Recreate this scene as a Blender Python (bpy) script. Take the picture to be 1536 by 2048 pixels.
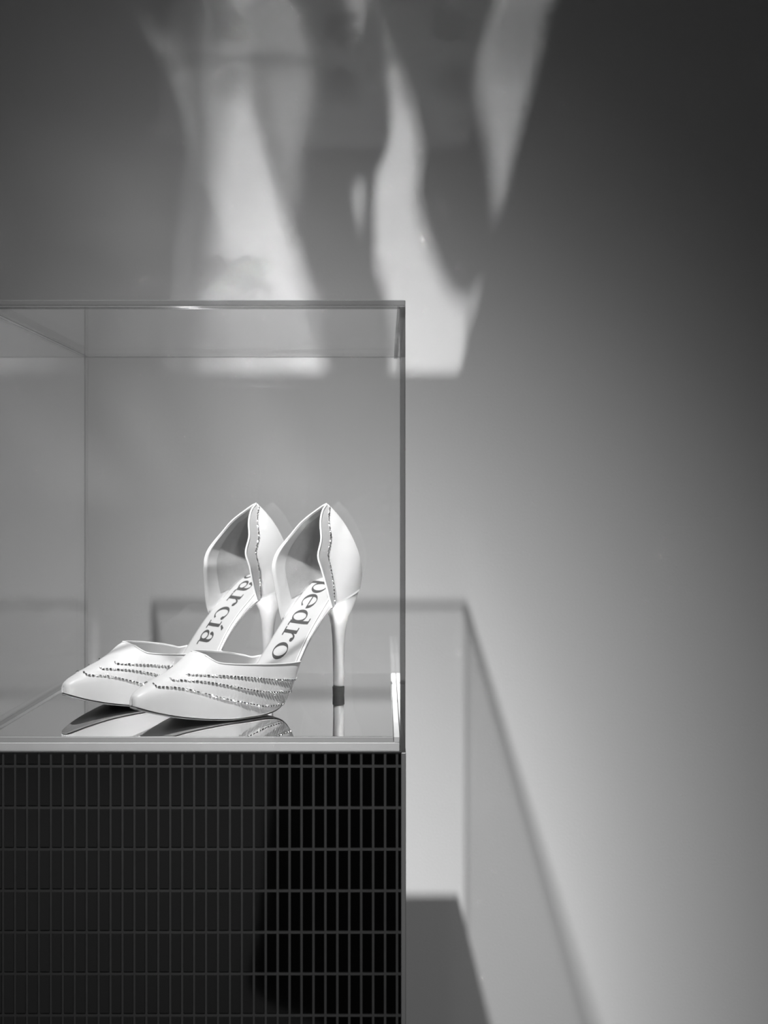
import bpy, bmesh, math, random
import numpy as np
from mathutils import Vector, Matrix

random.seed(7)
sc = bpy.context.scene
C = sc.collection
for o in list(bpy.data.objects):
    bpy.data.objects.remove(o)

# ------------------------------------------------------------------ camera
F_PX = 2317.0                     # focal length in pixels of the 1536 x 2048 frame
CAM_Z = 1.18
cam = bpy.data.cameras.new('camera')
cam_ob = bpy.data.objects.new('camera', cam)
C.objects.link(cam_ob)
cam_ob.location = (0, 0, CAM_Z)
cam_ob.rotation_euler = (math.pi / 2, 0, 0)
cam.sensor_fit = 'VERTICAL'
cam.sensor_height = 36
cam.lens = F_PX / 2048 * 36
cam.shift_y = -30 / 2048
cam.clip_start = 0.02
cam.dof.use_dof = True
cam.dof.focus_distance = 0.965
cam.dof.aperture_fstop = 7.0
sc.camera = cam_ob

# ------------------------------------------------------------------ world
world = bpy.data.worlds.new('dim_shop')
sc.world = world
world.use_nodes = True
bg = world.node_tree.nodes['Background']
bg.inputs['Color'].default_value = (1, 1, 1, 1)
bg.inputs['Strength'].default_value = 0.004

# ------------------------------------------------------------------ lamps
WALL_Y = 1.364                                   # face of the wall behind the case
SPOT = Vector((-0.510, 0.035, CAM_Z + 1.875))      # ceiling spot over the visitor's shoulder
AIM = Vector((-0.09, 1.05, 1.12))


def spot_lamp(name, loc, aim, energy, radius, cone, blend, profile=None):
    l = bpy.data.lights.new(name, 'SPOT')
    l.energy = energy
    l.shadow_soft_size = radius
    l.spot_size = math.radians(cone)
    l.spot_blend = blend
    ob = bpy.data.objects.new(name, l)
    C.objects.link(ob)
    ob.location = loc
    d = (Vector(aim) - Vector(loc)).normalized()
    ob.rotation_euler = d.to_track_quat('-Z', 'Y').to_euler()
    if profile:                                   # beam profile of the reflector, by angle off the axis
        l.use_nodes = True
        nt = l.node_tree
        em = nt.nodes['Emission']
        geo = nt.nodes.new('ShaderNodeNewGeometry')
        dot = nt.nodes.new('ShaderNodeVectorMath'); dot.operation = 'DOT_PRODUCT'
        dot.inputs[1].default_value = d
        nt.links.new(geo.outputs['Incoming'], dot.inputs[0])
        ab = nt.nodes.new('ShaderNodeMath'); ab.operation = 'ABSOLUTE'
        nt.links.new(dot.outputs['Value'], ab.inputs[0])
        ac = nt.nodes.new('ShaderNodeMath'); ac.operation = 'ARCCOSINE'; ac.use_clamp = False
        nt.links.new(ab.outputs[0], ac.inputs[0])
        mr = nt.nodes.new('ShaderNodeMapRange')
        mr.inputs['From Max'].default_value = math.radians(40)
        nt.links.new(ac.outputs[0], mr.inputs['Value'])
        cr = nt.nodes.new('ShaderNodeValToRGB')
        cr.color_ramp.interpolation = 'LINEAR'
        e = cr.color_ramp.elements
        while len(e) > 1:
            e.remove(e[-1])
        for i, (a, v) in enumerate(profile):
            el = e[0] if i == 0 else e.new(a / 40)
            el.position = a / 40
            el.color = (v, v, v, 1)
        nt.links.new(mr.outputs[0], cr.inputs['Fac'])
        nt.links.new(cr.outputs['Color'], em.inputs['Strength'])
    return ob


spot_lamp('ceiling_spot', SPOT, AIM, 590, 0.033, 84, 0.3,
          [(0, 1), (2, .90), (3.5, .69), (5.5, .43), (7, .30), (8.5, .21), (10, .145), (12, .087), (13.5, .055), (15, .032), (17, .016), (19, .007), (21, .004), (24, .002), (30, .0007), (40, 0)])
spot_lamp('ceiling_spot_far', (.9, -.9, 3.0), (-.04, WALL_Y, .60), 66, 0.20, 23, 1.0)
spot_lamp('ceiling_downlight', (-1.0, -2.3, 2.9), (-1.0, -2.3, 0), 170, 0.05, 88, 0.7)

sc.view_settings.view_transform = 'Standard'
sc.view_settings.look = 'None'
sc.view_settings.exposure = 0.0
sc.view_settings.gamma = 1.0
sc.view_settings.use_curve_mapping = False

# path guiding lets the mirror throw the lamp's light onto the wall without noise
cy = sc.cycles
cy.use_guiding = True
cy.use_surface_guiding = True
cy.use_volume_guiding = False
cy.guiding_training_samples = 64
cy.surface_guiding_probability = 0.7
cy.use_adaptive_sampling = False
cy.sample_clamp_indirect = 0.0
cy.sample_clamp_direct = 0.0
cy.blur_glossy = 0.0
cy.caustics_reflective = True
cy.max_bounces = 4
cy.diffuse_bounces = 2
cy.glossy_bounces = 4
cy.transparent_max_bounces = 40
cy.use_denoising = True
cy.use_light_tree = False


# ------------------------------------------------------------------ materials
def g4(v):
    return (v, v, v, 1)


def principled(name, col, rough=.5, metal=0., spec=.5, sheen=0., coat=0., bump=None, mottle=None):
    m = bpy.data.materials.new(name)
    m.use_nodes = True
    nt = m.node_tree
    b = nt.nodes['Principled BSDF']
    b.inputs['Base Color'].default_value = g4(col)
    b.inputs['Roughness'].default_value = rough
    b.inputs['Metallic'].default_value = metal
    b.inputs['Specular IOR Level'].default_value = spec
    b.inputs['Sheen Weight'].default_value = sheen
    b.inputs['Coat Weight'].default_value = coat
    tc = nt.nodes.new('ShaderNodeTexCoord')
    if mottle:
        sca, amt = mottle
        n = nt.nodes.new('ShaderNodeTexNoise')
        n.inputs['Scale'].default_value = sca
        n.inputs['Detail'].default_value = 5
        nt.links.new(tc.outputs['Object'], n.inputs['Vector'])
        r = nt.nodes.new('ShaderNodeMapRange')
        r.inputs['To Min'].default_value = col * (1 - amt)
        r.inputs['To Max'].default_value = col * (1 + amt)
        nt.links.new(n.outputs['Fac'], r.inputs['Value'])
        nt.links.new(r.outputs[0], b.inputs['Base Color'])
    if bump:
        sca, stren, dist = bump
        n = nt.nodes.new('ShaderNodeTexNoise')
        n.inputs['Scale'].default_value = sca
        n.inputs['Detail'].default_value = 3
        nt.links.new(tc.outputs['Object'], n.inputs['Vector'])
        bp = nt.nodes.new('ShaderNodeBump')
        bp.inputs['Strength'].default_value = stren
        bp.inputs['Distance'].default_value = dist
        nt.links.new(n.outputs['Fac'], bp.inputs['Height'])
        nt.links.new(bp.outputs[0], b.inputs['Normal'])
    return m


def clear_acrylic(name, tint, ior=1.49, haze=0.0, hcol=.3, rough=0.0):
    """thin clear sheet: Fresnel reflection over straight transmission, alike from both sides"""
    m = bpy.data.materials.new(name)
    m.use_nodes = True
    nt = m.node_tree
    nt.nodes.clear()
    out = nt.nodes.new('ShaderNodeOutputMaterial')
    geo = nt.nodes.new('ShaderNodeNewGeometry')
    mr = nt.nodes.new('ShaderNodeMapRange')
    mr.inputs['To Min'].default_value = ior
    mr.inputs['To Max'].default_value = 1 / ior
    nt.links.new(geo.outputs['Backfacing'], mr.inputs['Value'])
    fr = nt.nodes.new('ShaderNodeFresnel')
    nt.links.new(mr.outputs[0], fr.inputs['IOR'])
    tr = nt.nodes.new('ShaderNodeBsdfTransparent')
    tr.inputs['Color'].default_value = g4(tint)
    gl = nt.nodes.new('ShaderNodeBsdfAnisotropic')
    gl.inputs['Roughness'].default_value = rough
    gl.inputs['Color'].default_value = g4(1)
    mx = nt.nodes.new('ShaderNodeMixShader')
    nt.links.new(fr.outputs[0], mx.inputs['Fac'])
    nt.links.new(gl.outputs[0], mx.inputs[2])
    if haze:
        df = nt.nodes.new('ShaderNodeBsdfDiffuse')
        df.inputs['Color'].default_value = g4(hcol)
        tl = nt.nodes.new('ShaderNodeBsdfTranslucent')
        tl.inputs['Color'].default_value = g4(hcol)
        m3 = nt.nodes.new('ShaderNodeMixShader')
        nt.links.new(df.outputs[0], m3.inputs[1])
        nt.links.new(tl.outputs[0], m3.inputs[2])
        m2 = nt.nodes.new('ShaderNodeMixShader')
        m2.inputs['Fac'].default_value = haze
        nt.links.new(tr.outputs[0], m2.inputs[1])
        nt.links.new(m3.outputs[0], m2.inputs[2])
        nt.links.new(m2.outputs[0], mx.inputs[1])
    else:
        nt.links.new(tr.outputs[0], mx.inputs[1])
    nt.links.new(mx.outputs[0], out.inputs['Surface'])
    return m


M = {}
M['wall'] = principled('painted_wall', .80, .9, spec=.15, bump=(420, .25, .0006))
M['floor'] = principled('pale_floor', .62, .55, bump=(60, .1, .001), mottle=(2.5, .06))
M['grout'] = principled('grey_grout', .060, .85, spec=.2, mottle=(120, .2))
M['arris'] = principled('unglazed_tile_edge', .02, .8, spec=.1)
M['tile'] = principled('black_glazed_tile', .0025, .06, spec=.45)
M['trim'] = principled('brushed_metal_trim', .42, .45, metal=.6, bump=(300, .15, .0003))
M['board'] = principled('white_board', .92, .5, mottle=(80, .05))
M['mirror'] = principled('silver_mirror', .97, 0.0, metal=1.0)
M['mirror_edge'] = principled('mirror_glass_edge', .70, .25, coat=.5)
M['acrylic'] = clear_acrylic('clear_acrylic', .995)
M['edge'] = clear_acrylic('acrylic_cut_edge', .45, haze=.36, hcol=.36)
M['edge_soft'] = clear_acrylic('acrylic_polished_edge', .90, haze=.05, hcol=.5)
M['glue'] = clear_acrylic('acrylic_glue_bead', .8, haze=.1, hcol=.4, rough=.2)
M['satin'] = principled('ivory_satin', .77, .42, spec=.45, sheen=.3, bump=(900, .12, .0003), mottle=(260, .03))
M['grosgrain'] = principled('ivory_grosgrain', .42, .55, spec=.35, sheen=.2, bump=(1400, .3, .0003))
M['lining'] = principled('pale_leather_lining', .80, .55, spec=.4)
M['insole'] = principled('pale_leather_insole', .43, .45, spec=.4, mottle=(200, .02))
M['cup_shade'] = principled('heel_cup_shade', .55, .95, spec=.1, sheen=.3, bump=(1500, .4, .0004), mottle=(300, .1))  # grey colour stands in for shade inside the heel cup
M['sole'] = principled('leather_outsole', .30, .45)
M['welt'] = principled('dark_welt', .04, .5)
M['heel'] = principled('ivory_satin_heel', .74, .25, spec=.6, coat=.8)
M['tip'] = principled('rubber_top_lift', .10, .5)
M['crystal'] = principled('silver_crystal', .88, .22, metal=1.0)
M['ink'] = principled('dark_print', .055, .5)
M['coat'] = principled('black_wool_coat', .006, .9, spec=.1)
M['skin'] = principled('skin', .35, .5)
M['hair'] = principled('dark_hair', .01, .6)


# ------------------------------------------------------------------ helpers
def link(name, me, mats, parent=None, smooth=False):
    o = bpy.data.objects.new(name, me)
    C.objects.link(o)
    for m in (mats if isinstance(mats, (list, tuple)) else [mats]):
        me.materials.append(M[m])
    if parent:
        o.parent = parent
    if smooth:
        for p in me.polygons:
            p.use_smooth = True
    return o


def mesh_of(name, v, f):
    me = bpy.data.meshes.new(name)
    me.from_pydata([tuple(map(float, p)) for p in v], [], f)
    me.update()
    return me


def fix_normals(me, weld=1e-6):
    bm = bmesh.new()
    bm.from_mesh(me)
    bmesh.ops.remove_doubles(bm, verts=bm.verts, dist=weld)
    bmesh.ops.recalc_face_normals(bm, faces=bm.faces)
    bm.to_mesh(me)
    bm.free()


BOXF = [(0, 1, 3, 2), (4, 6, 7, 5), (0, 4, 5, 1), (2, 3, 7, 6), (0, 2, 6, 4), (1, 5, 7, 3)]


def box_mesh(name, a, b, bevel=0.0, seg=1):
    v = [(x, y, z) for x in (a[0], b[0]) for y in (a[1], b[1]) for z in (a[2], b[2])]
    me = mesh_of(name, v, BOXF)
    if bevel:
        bm = bmesh.new()
        bm.from_mesh(me)
        bmesh.ops.bevel(bm, geom=list(bm.edges), offset=bevel, segments=seg, affect='EDGES', profile=.5)
        bm.to_mesh(me)
        bm.free()
    return me


def tag(o, label, cat, group=None, kind=None):
    if label:
        o['label'] = label
    if cat:
        o['category'] = cat
    if group:
        o['group'] = group
    if kind:
        o['kind'] = kind
    return o


def empty(name, loc, rz=0.0):
    o = bpy.data.objects.new(name, None)
    C.objects.link(o)
    o.location = loc
    o.rotation_euler = (0, 0, rz)
    o.empty_display_size = .05
    return o


# ------------------------------------------------------------------ setting
tag(link('wall_back', box_mesh('wall_back', (-3.2, WALL_Y, 0), (3.2, WALL_Y + .12, 3.1)), 'wall'), 'pale painted wall behind the display case', 'wall', kind='structure')
tag(link('floor', box_mesh('floor', (-3.2, -7.0, -.05), (3.2, WALL_Y + .12, 0)), 'floor'), 'pale shop floor around the tiled plinth', 'floor', kind='structure')

# ------------------------------------------------------------------ plinth
FY = 0.8655                      # plane of the tile faces
PX0, PX1 = -.3065, .0164         # left and right faces
PY1 = 1.207                      # back face
PTOP = .9892
plinth = empty('tiled_plinth', ((PX0 + PX1) / 2, (FY + PY1) / 2, 0))
tag(plinth, 'black tiled display plinth carrying the acrylic case', 'plinth')
pl = plinth.location.copy()


def pp(o):                       # parent a mesh made in world coordinates
    o.parent = plinth
    o.matrix_parent_inverse = Matrix.Translation(-pl)
    return o


GR = .0004                       # grout lies this far behind the tile faces
pp(link('grout_core', box_mesh('grout_core', (PX0 + GR, FY + GR, 0), (PX1 - GR, PY1 - GR, PTOP)), 'grout'))
TRW = .0034
for sx in (0, 1):
    for sy in (0, 1):
        x0 = PX1 - TRW if sx else PX0
        y0 = PY1 - TRW if sy else FY - .0004
        me = box_mesh('corner_trim', (x0, y0, 0), (x0 + TRW, y0 + TRW + .0004, PTOP - .0002), .0004)
        pp(link('corner_trim', me, 'trim'))

PITCH_X, PITCH_Z = .00892, .03103
JX, JZ = .0097, .9792            # one vertical and one horizontal joint (centre)
GVX, GHZ = .0016, .0022
TD = .0022                       # tile depth


def tile_mesh(name, w, h):
    c = .00035
    a, b = w / 2, h / 2
    v = [(-a, TD, -b), (a, TD, -b), (a, TD, b), (-a, TD, b),
         (-a, c, -b), (a, c, -b), (a, c, b), (-a, c, b),
         (-a + c, 0, -b + c), (a - c, 0, -b + c), (a - c, 0, b - c), (-a + c, 0, b - c)]
    f = [(8, 9, 10, 11), (4, 5, 9, 8), (5, 6, 10, 9), (6, 7, 11, 10), (7, 4, 8, 11),
         (0, 1, 5, 4), (1, 2, 6, 5), (2, 3, 7, 6), (3, 0, 4, 7), (3, 2, 1, 0)]
    me = mesh_of(name, v, f)
    me.materials.append(M['tile'])
    me.materials.append(M['arris'])
    for p in list(me.polygons)[1:]:
        p.material_index = 1
    return me


xs = []                          # column spans between the corner trims
k = 0
hi = PX1 - TRW
cur = JX
xs.append((JX + GVX / 2, hi - .0002))
while cur > PX0 + TRW + .002:
    lo = max(cur - PITCH_X + GVX / 2, PX0 + TRW + .0002)
    xs.append((lo, cur - GVX / 2))
    cur -= PITCH_X
zs = [(JZ + GHZ / 2, PTOP - .0006)]
cur = JZ
while cur > .004:
    zs.append((max(cur - PITCH_Z + GHZ / 2, .0005), cur - GHZ / 2))
    cur -= PITCH_Z
VIEW_Z = .778                    # lowest height of the front face inside the frame
VIEW_X = -.291                   # leftmost tile inside the frame
cache = {}
rest_v, rest_f, rest_m = [], [], []


def add_rest(x0, x1, z0, z1, axis):
    me = tile_mesh('tmp', x1 - x0, z1 - z0)
    cx, cz = (x0 + x1) / 2, (z0 + z1) / 2
    n = len(rest_v)
    for v in me.vertices:
        p = v.co
        if axis == 'F':
            q = (cx + p.x, FY + p.y, cz + p.z)
        elif axis == 'B':
            q = (cx - p.x, PY1 - p.y, cz + p.z)
        elif axis == 'R':
            q = (PX1 - p.y, cx + p.x, cz + p.z)
        else:
            q = (PX0 + p.y, cx - p.x, cz + p.z)
        rest_v.append(q)
    for p in me.polygons:
        rest_f.append(tuple(n + i for i in p.vertices))
        rest_m.append(p.material_index)
    bpy.data.meshes.remove(me)


for (z0, z1) in zs:
    for (x0, x1) in xs:
        if z1 > VIEW_Z and x1 > VIEW_X:
            key = (round(x1 - x0, 5), round(z1 - z0, 5))
            if key not in cache:
                cache[key] = tile_mesh('tile', *key)
            o = bpy.data.objects.new('tile', cache[key])
            C.objects.link(o)
            o.location = ((x0 + x1) / 2, FY, (z0 + z1) / 2)
            o.rotation_euler = (random.uniform(-1, 1) * .0012, 0, random.uniform(-1, 1) * .0018)
            pp(o)
        else:
            add_rest(x0, x1, z0, z1, 'F')
    ncol = int((PY1 - FY - 2 * TRW) / PITCH_X)
    pw = (PY1 - FY - 2 * TRW) / ncol
    for i in range(ncol):
        y0 = FY + TRW + i * pw
        add_rest(y0 + GVX / 2, y0 + pw - GVX / 2, z0, z1, 'R')
        add_rest(y0 + GVX / 2, y0 + pw - GVX / 2, z0, z1, 'L')
    for (x0, x1) in xs:
        add_rest(x0, x1, z0, z1, 'B')
tf = pp(link('tile_field', mesh_of('tile_field', rest_v, rest_f), ['tile', 'arris']))
tf.data.polygons.foreach_set('material_index', rest_m)
tag(tf, None, None, kind='stuff')

# ------------------------------------------------------------------ base board + mirror
VX0, VX1, VY0, VY1 = -.3060, .0160, .8650, 1.1870   # outer faces of the case
TH = .0040
BX0, BX1, BY0, BY1 = VX0 + TH + .0003, VX1 - TH - .0003, VY0 + TH + .0003, VY1 - TH - .0003
MZ = 1.0002
bb = empty('base_board', ((BX0 + BX1) / 2, (BY0 + BY1) / 2, PTOP))
tag(bb, 'thin white board lying under the mirror plate', 'board')


def local_box(name, a, b, mat, parent, bevel=0.0):
    l = parent.location
    return link(name, box_mesh(name, [a[i] - l[i] for i in range(3)], [b[i] - l[i] for i in range(3)], bevel), mat, parent)


local_box('board', (BX0, BY0, PTOP), (BX1, BY1, .9956), 'board', bb, .0003)
LIP = .0042
for (x0, x1) in ((BX0, BX0 + LIP), (BX1 - LIP, BX1)):
    local_box('side_lip', (x0, BY0, .9957), (x1, BY1, MZ), 'board', bb, .0003)
mx0, mx1, my0, my1 = BX0 + LIP + .0005, BX1 - LIP - .0005, BY0 + .0004, BY1 - .0004
mp = empty('mirror_plate', ((mx0 + mx1) / 2, (my0 + my1) / 2, .9957))
tag(mp, 'square mirror plate under the two white shoes', 'mirror')
local_box('glass_slab', (mx0, my0, .9957), (mx1, my1, MZ - .0003), 'mirror_edge', mp, .0003)
local_box('mirror_face', (mx0 + .0004, my0 + .0004, MZ - .0003), (mx1 - .0004, my1 - .0004, MZ), 'mirror', mp)

# ------------------------------------------------------------------ acrylic case
VZ0, VZ1 = PTOP + .0002, 1.3270
case = empty('acrylic_display_case', ((VX0 + VX1) / 2, (VY0 + VY1) / 2, VZ0))
tag(case, 'clear acrylic box case covering the pair of shoes', 'display case')


def panel(a, b, thin):
    """clear sheet: its two broad faces are clear, its cut edges are the darker cut-edge material"""
    o = local_box('panel', a, b, 'acrylic', case, .0004)
    o.data.materials.append(M['edge'])
    o.data.materials.append(M['edge_soft'])
    for p in o.data.polygons:
        if abs(p.normal[thin]) < .95:
            p.material_index = 2 if p.normal[1] > .5 else 1
    return o


e = .00006
panel((VX0, VY0, VZ1 - TH), (VX1, VY1, VZ1), 2)
panel((VX0, VY0, VZ0), (VX1, VY0 + TH, VZ1 - TH - e), 1)
panel((VX0, VY1 - TH, VZ0), (VX1, VY1, VZ1 - TH - e), 1)
panel((VX0, VY0 + TH + e, VZ0), (VX0 + TH, VY1 - TH - e, VZ1 - TH - e), 0)
panel((VX1 - TH, VY0 + TH + e, VZ0), (VX1, VY1 - TH - e, VZ1 - TH - e), 0)


# bead of glue along the top joints
gz, gr = VZ1 - TH - .0010, .0010
for (p0, p1) in (((VX0 + TH, VY0 + TH + gr), (VX1 - TH, VY0 + TH + gr)), ((VX1 - TH - gr, VY0 + TH), (VX1 - TH - gr, VY1 - TH))):
    v, f = [], []
    for q in (p0, p1):
        for k in range(12):
            a = 2 * math.pi * k / 12
            ax = Vector((0, 1, 0)) if p0[1] == p1[1] else Vector((1, 0, 0))
            v.append(Vector((q[0], q[1], gz)) - case.location + gr * (math.cos(a) * ax + math.sin(a) * Vector((0, 0, 1))))
    for k in range(12):
        f.append((k, (k + 1) % 12, 12 + (k + 1) % 12, 12 + k))
    f += [tuple(range(12)), tuple(range(12, 24))]
    me = mesh_of('glue_bead', v, f)
    fix_normals(me)
    link('glue_bead', me, 'glue', case, True)


# ------------------------------------------------------------------ shoes
def curve(pts):
    """smooth interpolation through (x, y) points (monotone cubic)"""
    x = np.array([p[0] for p in pts], float)
    y = np.array([p[1] for p in pts], float)
    h = np.diff(x)
    d = np.diff(y) / h
    m = np.zeros_like(y)
    m[0], m[-1] = d[0], d[-1]
    for i in range(1, len(x) - 1):
        if d[i - 1] * d[i] > 0:
            w1, w2 = 2 * h[i] + h[i - 1], h[i] + 2 * h[i - 1]
            m[i] = (w1 + w2) / (w1 / d[i - 1] + w2 / d[i])

    def f(q):
        q = min(max(q, x[0]), x[-1])
        i = min(max(int(np.searchsorted(x, q)) - 1, 0), len(h) - 1)
        t = (q - x[i]) / h[i]
        return float((2 * t**3 - 3 * t**2 + 1) * y[i] + (t**3 - 2 * t**2 + t) * h[i] * m[i]
                     + (-2 * t**3 + 3 * t**2) * y[i + 1] + (t**3 - t**2) * h[i] * m[i + 1])
    return f


U0, U1 = -.020, .2155
wb = curve([(-.026, .099), (-.01, .0955), (.01, .090), (.025, .0815), (.035, .0735), (.05, .058), (.064, .0395), (.072, .0265),
            (.08, .0145), (.09, .0055), (.10, .0015), (.115, .0), (.14, .0), (.16, .0015), (.18, .0045), (.20, .0095), (.2155, .015)])
wt = curve([(-.026, .1075), (-.01, .107), (.005, .105), (.015, .1005), (.025, .092), (.035, .081), (.05, .0635), (.064, .045),
            (.072, .0335), (.08, .0215), (.09, .0115), (.10, .007), (.115, .0052), (.14, .005), (.17, .0072), (.2155, .018)])
hn = curve([(-.020, 0), (-.0188, .0042), (-.015, .0095), (-.006, .0165), (.01, .0205), (.03, .0215), (.05, .0225), (.064, .0245), (.08, .029),
            (.1, .0335), (.12, .0355), (.135, .0350), (.15, .0315), (.165, .0265), (.18, .0205), (.195, .0150), (.205, .0108), (.211, .0078), (.2145, .0045), (.2155, 0)])
hf = curve([(-.020, 0), (-.0188, .0042), (-.015, .0095), (-.006, .0170), (.01, .0222), (.03, .0245), (.05, .0265), (.064, .0280), (.08, .0310),
            (.1, .0345), (.12, .0355), (.135, .0350), (.15, .0315), (.165, .0265), (.18, .0205), (.195, .0150), (.205, .0108), (.211, .0078), (.2145, .0045), (.2155, 0)])
ridge = curve([(.06, .068), (.10, .0665), (.12, .0635), (.14, .0585), (.155, .0535), (.165, .0472), (.175, .0418), (.193, .0352), (.205, .0305), (.211, .0275), (.2145, .0245), (.2155, .0215)])
TH_U = .155                                       # throat
U_R = .0655                                       # rear end of the vamp sides
topl = curve([(U_R, wb(U_R) + .0023), (.075, .0395), (.098, .0408), (.12, .0428), (.14, .0448), (.148, .0462), (.1525, .0492), (TH_U, .0535)])
topl_far = curve([(U_R, wb(U_R) + .0023), (.075, .0390), (.085, .0415), (.10, .0450), (.12, .0485), (.14, .0515), (.148, .0525), (.1525, .0532), (TH_U, .0536)])
lines = [curve([(.072, .0255), (.098, .0285), (.12, .0322), (.14, .0352), (.152, .0366), (.162, .0374), (.1745, .0383)]),
         curve([(.079, .0165), (.103, .0190), (.126, .0235), (.147, .0290), (.165, .0330), (.175, .0341), (.1865, .0348)]),
         curve([(.089, .0078), (.108, .0085), (.128, .0130), (.15, .0190), (.167, .0248), (.186, .0297), (.199, .0308)])]
lrange = [(.0725, .1740), (.0795, .1860), (.0895, .1985)]
PV, QW = .74, .98


def vamp_point(u, phi, far, lift=0.0):
    w0 = wb(u) + .0023
    h = (hf if far else hn)(u) + .0006
    cs, sn = math.cos(phi), math.sin(phi)
    v = h * max(cs, 0) ** PV
    w = w0 + (ridge(u) - w0) * max(sn, 0) ** QW
    add = lift
    for ln, (a, b) in zip(lines, lrange):          # overlapping pleats: a step up above every chain
        if a <= u <= b + .002:
            dlt = w - ln(u)
            if dlt > -.0006:
                add += .0004 * min(1, (dlt + .0006) / .0006) * math.exp(-max(dlt, 0) / .0055)
    nv, nw = cs, sn
    return (u, (-1 if far else 1) * (v + nv * add), w + nw * add)


def phi_top(u, far=0):
    if u >= TH_U:
        return math.pi / 2
    w0 = wb(u) + .0023
    q = ((topl_far if far else topl)(u) - w0) / (ridge(u) - w0)
    return math.asin(min(max(q, 0), 1) ** (1 / QW))


def phi_at(u, w):
    w0 = wb(u) + .0023
    q = (w - w0) / (ridge(u) - w0)
    return math.asin(min(max(q, 0), 1) ** (1 / QW))


def smooth_obj(name, v, f, mat, parent, weld=1e-6):
    me = mesh_of(name, v, f)
    fix_normals(me, weld)
    return link(name, me, mat, parent, True)


def tube(name, pts, r, mat, parent, n=8):
    v, f = [], []
    P = [Vector(p) for p in pts]
    up = Vector((0.3, .8, .5)).normalized()
    for i, p in enumerate(P):
        t = (P[min(i + 1, len(P) - 1)] - P[max(i - 1, 0)]).normalized()
        a = t.cross(up).normalized()
        b = t.cross(a)
        for j in range(n):
            q = 2 * math.pi * j / n
            v.append(p + r * (math.cos(q) * a + math.sin(q) * b))
    for i in range(len(P) - 1):
        for j in range(n):
            f.append((i * n + j, i * n + (j + 1) % n, (i + 1) * n + (j + 1) % n, (i + 1) * n + j))
    f.append(tuple(range(n)))
    f.append(tuple((len(P) - 1) * n + j for j in range(n)))
    return smooth_obj(name, v, f, mat, parent, 1e-7)


def chain(name, pts, parent, step=.0031, r=.00066, ln=.0023):
    """row of small faceted metal beads along a path"""
    P = [Vector(p) for p in pts]
    d = [0]
    for i in range(1, len(P)):
        d.append(d[-1] + (P[i] - P[i - 1]).length)
    v, f = [], []
    s = step / 2
    while s < d[-1]:
        i = max(j for j in range(len(d)) if d[j] <= s)
        i = min(i, len(P) - 2)
        q = (s - d[i]) / max(d[i + 1] - d[i], 1e-9)
        p = P[i].lerp(P[i + 1], q)
        t = (P[i + 1] - P[i]).normalized()
        t = (t + Vector([random.uniform(-.22, .22) for _ in range(3)])).normalized()
        a = t.orthogonal().normalized()
        a = Matrix.Rotation(random.uniform(0, 6.28), 3, t) @ a
        b = t.cross(a)
        n0 = len(v)
        rr = r * random.uniform(.85, 1.15)
        for e_, sc_ in ((-.5, .55), (-.3, 1), (.3, 1), (.5, .55)):
            for j in range(6):
                g = 2 * math.pi * j / 6
                v.append(p + t * (e_ * ln) + rr * sc_ * (math.cos(g) * a + math.sin(g) * b))
        for k_ in range(3):
            for j in range(6):
                f.append((n0 + k_ * 6 + j, n0 + k_ * 6 + (j + 1) % 6, n0 + (k_ + 1) * 6 + (j + 1) % 6, n0 + (k_ + 1) * 6 + j))
        f.append(tuple(n0 + j for j in range(5, -1, -1)))
        f.append(tuple(n0 + 18 + j for j in range(6)))
        s += step
    o = link(name, mesh_of(name, v, f), 'crystal', parent)
    return o


# ---- lettering (flat print), unit = x-height; strips of quads in the plane (x along the text, y up)
def ring(cx, cy, rx, ry, ix, iy, a0=0, a1=360, n=40, tilt=0):
    out = []
    for i in range(n):
        q = []
        for a, (sx, sy) in (((i) / n, (rx, ry)), ((i + 1) / n, (rx, ry)), ((i + 1) / n, (ix, iy)), ((i) / n, (ix, iy))):
            g = math.radians(a0 + (a1 - a0) * a)
            x, y = sx * math.cos(g), sy * math.sin(g)
            t = math.radians(tilt) if (sx, sy) == (ix, iy) else 0
            q.append((cx + x * math.cos(t) - y * math.sin(t), cy + x * math.sin(t) + y * math.cos(t)))
        out.append(q)
    return out


def rect(x0, y0, x1, y1, n=8):
    out = []
    if abs(x1 - x0) > abs(y1 - y0):
        for i in range(n):
            a, b = x0 + (x1 - x0) * i / n, x0 + (x1 - x0) * (i + 1) / n
            out.append([(a, y0), (b, y0), (b, y1), (a, y1)])
    else:
        for i in range(n):
            a, b = y0 + (y1 - y0) * i / n, y0 + (y1 - y0) * (i + 1) / n
            out.append([(x0, a), (x1, a), (x1, b), (x0, b)])
    return out


def disc(cx, cy, r):
    return ring(cx, cy, r, r, .001, .001, n=14)


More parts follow.
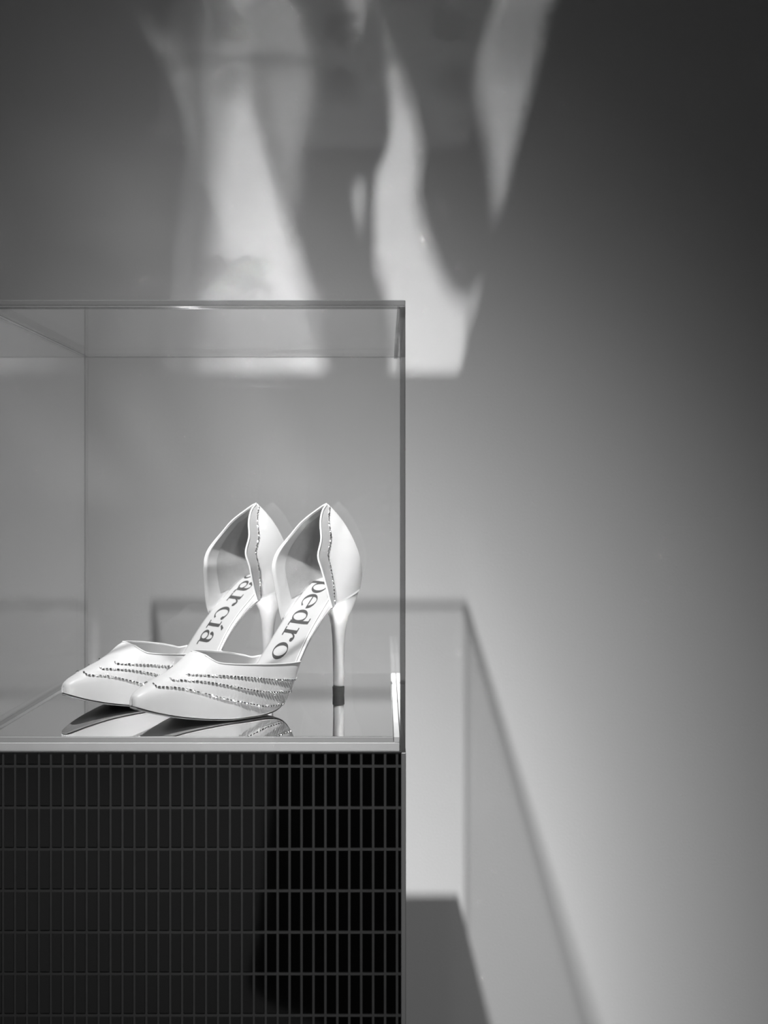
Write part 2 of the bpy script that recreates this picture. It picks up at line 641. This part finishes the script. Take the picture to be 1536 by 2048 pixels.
GLYPH = {
    'o': (ring(.5, .5, .50, .52, .31, .47, tilt=8), 1.10),
    'e': (ring(.48, .5, .48, .52, .30, .47, 2, 318, tilt=8) + rect(.12, .52, .90, .585), 1.05),
    'd': (ring(.43, .5, .43, .52, .25, .46) + rect(.70, .02, .88, 1.42) + rect(.52, 1.35, .72, 1.42) + rect(.86, 0, 1.06, .07), 1.14),
    'r': (rect(.16, 0, .36, 1.0) + rect(0, 0, .54, .07) + rect(0, .93, .18, 1.0) + ring(.62, .55, .30, .46, .24, .33, 60, 165, 16) + disc(.72, .86, .125), .92),
    'p': (rect(.16, -.45, .36, 1.0) + rect(0, -.45, .54, -.38) + rect(0, .93, .18, 1.0) + ring(.62, .5, .43, .52, .25, .46), 1.14),
    'g': (ring(.42, .66, .36, .36, .19, .30) + ring(.44, -.12, .44, .30, .30, .22) + rect(.62, .92, .92, 1.0), 1.0),
    'a': (ring(.38, .28, .36, .30, .20, .23) + rect(.58, .05, .77, .74) + ring(.43, .70, .34, .32, .15, .26, 0, 165, 18) + disc(.19, .74, .11) + rect(.75, 0, .98, .08), 1.02),
    'c': (ring(.48, .5, .48, .52, .29, .46, 48, 318, tilt=6) + disc(.76, .80, .12), .98),
    'í': (rect(.16, 0, .36, 1.0) + rect(0, 0, .52, .07) + rect(0, .93, .18, 1.0) + [[(.20, 1.16), (.30, 1.12), (.58, 1.40), (.40, 1.46)]], .60),
}

# arc length along the insole
_us = np.linspace(-.02, .15, 600)
_arc = np.concatenate([[0], np.cumsum([math.hypot(_us[i + 1] - _us[i], wt(_us[i + 1]) - wt(_us[i])) for i in range(599)])])


def insole_point(u, v, up=0.0):
    h = (hn if v > 0 else hf)(u)
    s = min(abs(v) / max(h, 1e-6), 1)
    du = .001
    sl = (wt(u + du) - wt(u - du)) / (2 * du)
    n = Vector((-sl, 0, 1)).normalized()
    p = Vector((u, v, wt(u) + .0014 * s * s - .0022 * s ** 8))
    return p + n * up


def lettering(text, u_start, v_base, size, stretch, parent):
    v, f = [], []
    s0 = float(np.interp(u_start, _us, _arc))
    x = 0
    for ch in text:
        quads, adv = GLYPH[ch]
        for q in quads:
            n0 = len(v)
            for (a, b) in q:
                u = float(np.interp(s0 + (x + a) * size * stretch, _arc, _us))
                v.append(insole_point(u, v_base + b * size, .0006))
            f.append((n0, n0 + 1, n0 + 2, n0 + 3))
        x += adv
    return link('printed_lettering', mesh_of('printed_lettering', v, f), 'ink', parent)


def build_shoe(loc, theta, text, u_text, v_text):
    root = empty('stiletto_pump', loc, math.pi + math.radians(theta))

    # ---- vamp: two half shells joined along the ridge in front of the throat
    us = list(np.linspace(U_R + .0002, .145, 56)) + list(np.linspace(.1465, .1575, 14)) + list(np.linspace(.159, .205, 36)) + list(np.linspace(.2062, U1 - .0001, 10))
    us = [min(us, key=lambda q: abs(q - TH_U)) == u and TH_U or u for u in us]
    NT = 56
    v, f = [], []
    for far in (0, 1):
        n0 = len(v)
        for u in us:
            pt = phi_top(u, far)
            for j in range(NT + 1):
                v.append(vamp_point(u, pt * j / NT, far))
        for i in range(len(us) - 1):
            for j in range(NT):
                q = [n0 + i * (NT + 1) + j, n0 + (i + 1) * (NT + 1) + j, n0 + (i + 1) * (NT + 1) + j + 1, n0 + i * (NT + 1) + j + 1]
                f.append(tuple(q if far else q[::-1]))
    vamp = smooth_obj('vamp', v, f, ['satin', 'lining'], root, 2e-5)
    sm = vamp.modifiers.new('leather', 'SOLIDIFY')
    sm.thickness = .0013
    sm.offset = -1
    sm.material_offset = 1
    sm.material_offset_rim = 0
    # topline binding of the vamp
    tl = [vamp_point(u, phi_top(u), 0) for u in us if u < TH_U - .0002] 
    tr = [vamp_point(u, phi_top(u, 1), 1) for u in us if u < TH_U - .0002][::-1]
    tube('topline_binding', tl + [vamp_point(TH_U, math.pi / 2, 0)] + tr, .00075, 'satin', root)
    # crystal chains along the pleats
    for ln, (a, b) in zip(lines, lrange):
        for far in (0, 1):
            pts = []
            for u in np.linspace(a, b, 60):
                pts.append(vamp_point(u, phi_at(u, ln(u) - .0003), far, .0008))
            for q in range(1, 4):                   # short jog up to the ridge
                pts.append(vamp_point(b + .0002 * q, phi_at(b + .0002 * q, ln(b) + .0006 * q), far, .0008))
            ch = chain('crystal_chain', pts, root)
            ch['label'] = 'row of small silver crystals along a pleat'

    # ---- footbed (covered board) and outsole
    def slab(name, top, bot, shrink, mat, ua, ub, n=90, nv=14):
        v, f = [], []
        uu = [ua + (ub - ua) * (.5 - .5 * math.cos(math.pi * i / n)) for i in range(n + 1)]
        for u in uu:
            for lvl in (top, bot):
                for j in range(nv + 1):
                    s = -1 + 2 * j / nv
                    h = (hn if s > 0 else hf)(u)
                    h = max(h - shrink, .0002)
                    v.append((u, s * h, lvl(u, abs(s))))
        R = 2 * (nv + 1)
        for i in range(n):
            a, b = i * R, (i + 1) * R
            for j in range(nv):
                f.append((a + j, a + j + 1, b + j + 1, b + j))
                f.append((a + nv + 1 + j, b + nv + 1 + j, b + nv + 2 + j, a + nv + 2 + j))
            f.append((a, b, b + nv + 1, a + nv + 1))
            f.append((a + nv, a + 2 * nv + 1, b + 2 * nv + 1, b + nv))
        for a in (0, n * R):
            f.append(tuple(a + j for j in range(nv + 1)) + tuple(a + nv + 1 + j for j in range(nv, -1, -1)))
        return smooth_obj(name, v, f, mat, root, 1e-7)

    fb = slab('footbed', lambda u, s: wt(u) + .0014 * s * s - .0030 * s ** 8, lambda u, s: wb(u) + .0023, .0005, 'satin', U0 + .0006, .203)
    slab('welt', lambda u, s: wb(u) + .0024, lambda u, s: wb(u) + .0014, .0014, 'welt', U0 + .0010, .2145)
    slab('outsole', lambda u, s: wb(u) + .0016, lambda u, s: wb(u) + .0004 * (1 - s) + .0008 * s ** 6, .0004, 'sole', U0 + .0004, .2152)
    for o in (fb,):
        md = o.modifiers.new('edge', 'EDGE_SPLIT')
        md.split_angle = math.radians(50)
    # insole sock
    v, f = [], []
    NU, NV = 70, 18
    for i in range(NU + 1):
        u = -.0175 + (.150 + .0175) * i / NU
        for j in range(NV + 1):
            s = -1 + 2 * j / NV
            h = (hn if s > 0 else hf)(u) - .0026
            v.append(insole_point(u, s * max(h, .001), .0004))
    for i in range(NU):
        for j in range(NV):
            a = i * (NV + 1) + j
            f.append((a, a + NV + 1, a + NV + 2, a + 1))
    ins = smooth_obj('insole', v, f, 'insole', root)
    md = ins.modifiers.new('leather', 'SOLIDIFY')
    md.thickness = .0006
    md.offset = -1
    lettering(text, u_text, v_text, .0178, .95, ins)

    # ---- quarter (heel cup with two pointed sides)
    Ts = np.linspace(0, 1, 8)
    Sn = [(.027, .0218, .083), (.0335, .0228, .100), (.0398, .0225, .116), (.0422, .0212, .128), (.0362, .0178, .142), (.0332, .0130, .156), (.0250, .0070, .167), (.0150, .0012, .1735)]
    Sf = [(.044, .0262, .068), (.050, .0260, .091), (.056, .0252, .113), (.0545, .0245, .124), (.0490, .0225, .135), (.0400, .0182, .147), (.0310, .0115, .159), (.0150, .0012, .1735)]
    Eb = [(-.0200, .0975), (-.0222, .1100), (-.0210, .122), (-.0170, .133), (-.0110, .1445), (-.0035, .156), (.0045, .1655), (.0130, .1735)]

    def c3(tab, i):
        y = [p[i] for p in tab]
        y = [2 * y[0] - y[1]] + y + [2 * y[-1] - y[-2]]

        def g(t):
            k_ = min(int(t * 7), 6)
            x = t * 7 - k_
            a, b, c, d = y[k_:k_ + 4]
            return .5 * (2 * b + (c - a) * x + (2 * a - 5 * b + 4 * c - d) * x * x + (3 * b - a - 3 * c + d) * x ** 3)
        return g
    cs = {0: [c3(Sn, i) for i in range(3)], 1: [c3(Sf, i) for i in range(3)], 'e': [c3(Eb, i) for i in range(2)]}

    def qp(t, x, far, inset=0.0):
        su, sv, sw = (g(t) for g in cs[far])
        eu, ew = (g(t) for g in cs['e'])
        # scalloped front edge
        if not inset:
            su += .0006 * math.sin(t * 2 * math.pi * 2.6) * (1 - t) ** .3
        u = eu + (su - eu) * x
        nn = 2.7
        vv = sv * (1 - (1 - x) ** nn) ** (1 / nn)
        w = ew + (sw - ew) * (x ** 1.1)
        if inset:
            L = math.hypot(max(1 - x, .02), .6 * x)
            u += inset * max(1 - x, 0) ** .7
            vv = max(vv - inset, 0)
        return (u, (-1 if far else 1) * vv, w)

    wdf = curve([(0, .0035), (.2, .0085), (.4, .0110), (.6, .0108), (.8, .0085), (1, .004)])
    NX, NTq = 44, 40

    def xx(i, xm=1.0):
        q = i / NX
        return xm * (q ** 1.7)
    v, f = [], []
    for far in (0, 1):
        n0 = len(v)
        for k_ in range(NTq + 1):
            for i in range(NX + 1):
                v.append(qp(k_ / NTq, xx(i), far))
        for k_ in range(NTq):
            for i in range(NX):
                a = n0 + k_ * (NX + 1) + i
                q = [a, a + 1, a + NX + 2, a + NX + 1]
                f.append(tuple(q[::-1] if far else q))
    qt = smooth_obj('heel_quarter', v, f, ['satin', 'lining'], root, 2e-6)
    # make sure the outside faces outwards
    me = qt.data
    cen = Vector((.0, 0, .125))
    big = max(me.polygons, key=lambda p: p.area)
    if (big.center - cen).dot(big.normal) < 0:
        me.flip_normals()
    md = qt.modifiers.new('leather', 'SOLIDIFY')
    md.thickness = .0014
    md.offset = -1
    md.material_offset = 1
    md.material_offset_rim = 0
    edge = [qp(t, 1, 0) for t in np.linspace(0, 1, 60)] + [qp(t, 1, 1) for t in np.linspace(1, 0, 60)][1:]
    tube('quarter_binding', edge, .0009, 'satin', root)
    # grosgrain facing and crystal row just behind the front edge
    for far in (0, 1):
        v, f = [], []
        for k_ in range(41):
            t = k_ / 40 * .97
            su = cs[far][0](t)
            eu = cs['e'][0](t)
            wd = wdf(t) - .0006
            for m_ in range(6):
                x = 1 - (m_ / 5) * wd / max(su - eu, .01)
                p = Vector(qp(t, max(x, 0), far))
                p.y += (-1 if far else 1) * .0003
                v.append(p)
        for k_ in range(40):
            for m_ in range(5):
                a = k_ * 6 + m_
                f.append((a, a + 1, a + 7, a + 6))
        smooth_obj('grosgrain_facing', v, f, 'grosgrain', root)
        pts = []
        for t in np.linspace(.005, .95, 70):
            su = cs[far][0](t)
            eu = cs['e'][0](t)
            wd = wdf(t)
            x = 1 - wd / max(su - eu, .01)
            p = Vector(qp(t, max(x, 0), far))
            p.y += (-1 if far else 1) * .0006
            pts.append(p)
        ch = chain('crystal_chain', pts, root, step=.0030)
        ch['label'] = 'row of small silver crystals down the heel quarter'
    # sheet inside the heel cup, shade of the pale lining painted in as grey
    v, f = [], []
    for far in (0, 1):
        n0 = len(v)
        for k_ in range(25):
            t = .10 + .76 * k_ / 24
            su = cs[far][0](t)
            eu = cs['e'][0](t)
            xm = 1 - (.0135 if far else .006) * (1 - .5 * max(t - .5, 0)) / max(su - eu, .02)
            for i in range(NX + 1):
                v.append(qp(t, xx(i, max(xm, .05)), far, .0017))
        for k_ in range(24):
            for i in range(NX):
                a = n0 + k_ * (NX + 1) + i
                f.append((a, a + 1, a + NX + 2, a + NX + 1))
    hl = smooth_obj('heel_shade', v, f, 'cup_shade', root, 2e-6)
    hl['label'] = 'grey sheet standing in for shade inside the heel cup'

    # ---- stiletto heel
    rings = [  # w, back, front, half width, follow (0 flat .. 1 along the seat)
        (None, .0188, .0205, .0185, 1.0), (.0880, .0175, .0172, .0168, .65), (.0830, .0155, .0135, .0146, .45), (.0775, .0130, .0105, .0120, .3),
        (.0715, .0095, .0080, .0090, .15), (.0640, .0074, .0066, .0073, 0), (.0540, .0060, .0057, .0062, 0), (.0420, .0053, .0052, .0056, 0),
        (.0250, .0050, .0050, .0052, 0), (.0085, .0048, .0048, .0050, 0)]
    v, f = [], []
    n = 32
    for (w, bk, fr, hw, fol) in rings:
        for j in range(n):
            a = 2 * math.pi * j / n
            cu, sv_ = math.cos(a), math.sin(a)
            u = (fr if cu > 0 else bk) * cu
            vv = hw * sv_
            ww = wb(u) + .0008 if w is None else w + fol * (wb(u) - wb(0))
            v.append((u, vv, ww))
    for i in range(len(rings) - 1):
        for j in range(n):
            f.append((i * n + j, i * n + (j + 1) % n, (i + 1) * n + (j + 1) % n, (i + 1) * n + j))
    f.append(tuple(range(n)))
    f.append(tuple((len(rings) - 1) * n + j for j in range(n)))
    smooth_obj('heel', v, f, 'heel', root)
    v, f = [], []
    for (w, r) in ((.0083, .0052), (.0080, .0055), (.0006, .0053), (.0, .0050)):
        for j in range(24):
            a = 2 * math.pi * j / 24
            v.append((r * math.cos(a), r * math.sin(a), w))
    for i in range(3):
        for j in range(24):
            f.append((i * 24 + j, i * 24 + (j + 1) % 24, (i + 1) * 24 + (j + 1) % 24, (i + 1) * 24 + j))
    f += [tuple(range(24)), tuple(72 + j for j in range(24))]
    tp = smooth_obj('heel_tip', v, f, 'tip', root)
    md = tp.modifiers.new('edge', 'EDGE_SPLIT')
    return root


s1 = build_shoe((-.0413, 1.051, MZ), 44, 'pedro', .009, -.0135)
tag(s1, 'white satin stiletto pump standing nearer, its slim heel fully in view', 'shoe', 'pair of white stiletto pumps')
s2 = build_shoe((-.1113, 1.111, MZ), 44, 'garcía', .001, -.0135)
for ch in [s2] + list(s2.children_recursive):       # the other foot: its waist curves the other way
    if ch.type == 'MESH':
        for q in ch.data.vertices:
            if ch.name.split('.')[0] not in ('heel', 'heel_tip'):
                q.co.y -= .0095 * math.exp(-((q.co.x - .062) / .040) ** 2) * (1 - min(max((q.co.z - .075) / .04, 0), 1))
tag(s2, 'white satin stiletto pump standing behind, partly hidden by the nearer shoe', 'shoe', 'pair of white stiletto pumps')


# ------------------------------------------------------------------ the visitor, seen only as a dark reflection in the tiles
def skin_body(name, joints, edges, loc):
    me = bpy.data.meshes.new(name)
    keys = list(joints)
    me.from_pydata([joints[k_][0] for k_ in keys], [(keys.index(a), keys.index(b)) for a, b in edges], [])
    o = bpy.data.objects.new(name, me)
    C.objects.link(o)
    o.location = loc
    md = o.modifiers.new('skin', 'SKIN')
    md.use_smooth_shade = True
    for i, k_ in enumerate(keys):
        r = joints[k_][1]
        me.skin_vertices[0].data[i].radius = r if isinstance(r, tuple) else (r, r)
        me.skin_vertices[0].data[i].use_root = (i == 0)
    sb = o.modifiers.new('sub', 'SUBSURF')
    sb.levels = 2
    sb.render_levels = 2
    dg = bpy.context.evaluated_depsgraph_get()
    new = bpy.data.meshes.new_from_object(o.evaluated_get(dg))
    o.modifiers.clear()
    o.data = new
    for p in new.polygons:
        p.use_smooth = True
    return o


J = {'pelvis': ((0, 0, .93), (.15, .11)), 'waist': ((0, 0, 1.08), (.13, .10)), 'chest': ((0, 0, 1.28), (.16, .115)), 'neckb': ((0, 0, 1.42), (.075, .07)),
     'neck': ((0, .02, 1.49), .055), 'jaw': ((0, .045, 1.56), (.062, .075)), 'head': ((0, .035, 1.64), (.078, .095)), 'crown': ((0, .02, 1.71), (.055, .07)), 'nose': ((0, .145, 1.595), .012)}
ED = [('pelvis', 'waist'), ('waist', 'chest'), ('chest', 'neckb'), ('neckb', 'neck'), ('neck', 'jaw'), ('jaw', 'head'), ('head', 'crown'), ('jaw', 'nose')]
for s, n_ in ((-1, 'l'), (1, 'r')):
    J.update({n_ + 'hip': ((s * .09, 0, .86), .092), n_ + 'knee': ((s * .10, .02, .48), .062), n_ + 'ankle': ((s * .10, 0, .09), .043), n_ + 'heel': ((s * .10, -.04, .045), .038), n_ + 'toe': ((s * .12, .17, .03), (.04, .028)),
              n_ + 'sho': ((s * .185, 0, 1.38), .062), n_ + 'elb': ((s * .235, .03, 1.11), .046), n_ + 'wri': ((s * .085, .235, 1.15), .030), n_ + 'palm': ((s * .062, .290, 1.165), (.036, .018))})
    ED += [('pelvis', n_ + 'hip'), (n_ + 'hip', n_ + 'knee'), (n_ + 'knee', n_ + 'ankle'), (n_ + 'ankle', n_ + 'heel'), (n_ + 'ankle', n_ + 'toe'),
           ('chest', n_ + 'sho'), (n_ + 'sho', n_ + 'elb'), (n_ + 'elb', n_ + 'wri'), (n_ + 'wri', n_ + 'palm')]
    for q, (dz, L) in enumerate(((.030, .056), (.010, .064), (-.010, .060), (-.028, .048))):
        a, b = n_ + 'f%da' % q, n_ + 'f%db' % q
        J[a] = ((s * .058, .318, 1.165 + dz), .0095)
        J[b] = ((s * (.058 - L * .55), .318 + L * .35, 1.165 + dz), .0080)
        ED += [(n_ + 'palm', a), (a, b)]
    J[n_ + 'th'] = ((s * .040, .268, 1.205), .0100)
    J[n_ + 'th2'] = ((s * .020, .285, 1.222), .0085)
    ED += [(n_ + 'palm', n_ + 'th'), (n_ + 'th', n_ + 'th2')]
PER = (0.03, -.46, 0)
person = skin_body('person', J, ED, PER)
for m_ in ('coat', 'skin'):
    person.data.materials.append(M[m_])
for p in person.data.polygons:
    c = p.center
    if c.z > 1.475 or (c.y > .235 and c.z > 1.05):
        p.material_index = 1
zmin = min(v.co.z for v in person.data.vertices)
person.location.z = -zmin
tag(person, 'person in a long black coat mirrored darkly in the plinth tiles', 'person')
v, f = [], []
prof = [(1.40, .170, .085), (1.30, .195, .135), (1.10, .165, .128), (.95, .195, .145), (.75, .235, .165), (.55, .252, .18), (.40, .262, .19), (.32, .285, .20), (.28, .280, .20), (.27, .255, .18)]
n = 48
for (z, rx, ry) in prof:
    for j in range(n):
        a = 2 * math.pi * j / n
        fold = 1 + .02 * math.sin(a * 7) * max(0, (1.0 - z))
        v.append((rx * fold * math.cos(a), ry * fold * math.sin(a), z))
for i in range(len(prof) - 1):
    for j in range(n):
        f.append((i * n + j, i * n + (j + 1) % n, (i + 1) * n + (j + 1) % n, (i + 1) * n + j))
co = smooth_obj('long_coat', v, f, 'coat', person)
md = co.modifiers.new('cloth', 'SOLIDIFY')
md.thickness = .006
bm = bmesh.new()
bmesh.ops.create_uvsphere(bm, u_segments=24, v_segments=16, radius=1)
for q in list(bm.verts):
    q.co = Vector((q.co.x * .090, q.co.y * .105 + .012, q.co.z * .10 + 1.665))
bmesh.ops.delete(bm, geom=[q for q in bm.verts if q.co.y > .055 and q.co.z < 1.69], context='VERTS')
me = bpy.data.meshes.new('hair')
bm.to_mesh(me)
bm.free()
link('hair', me, 'hair', person, True)
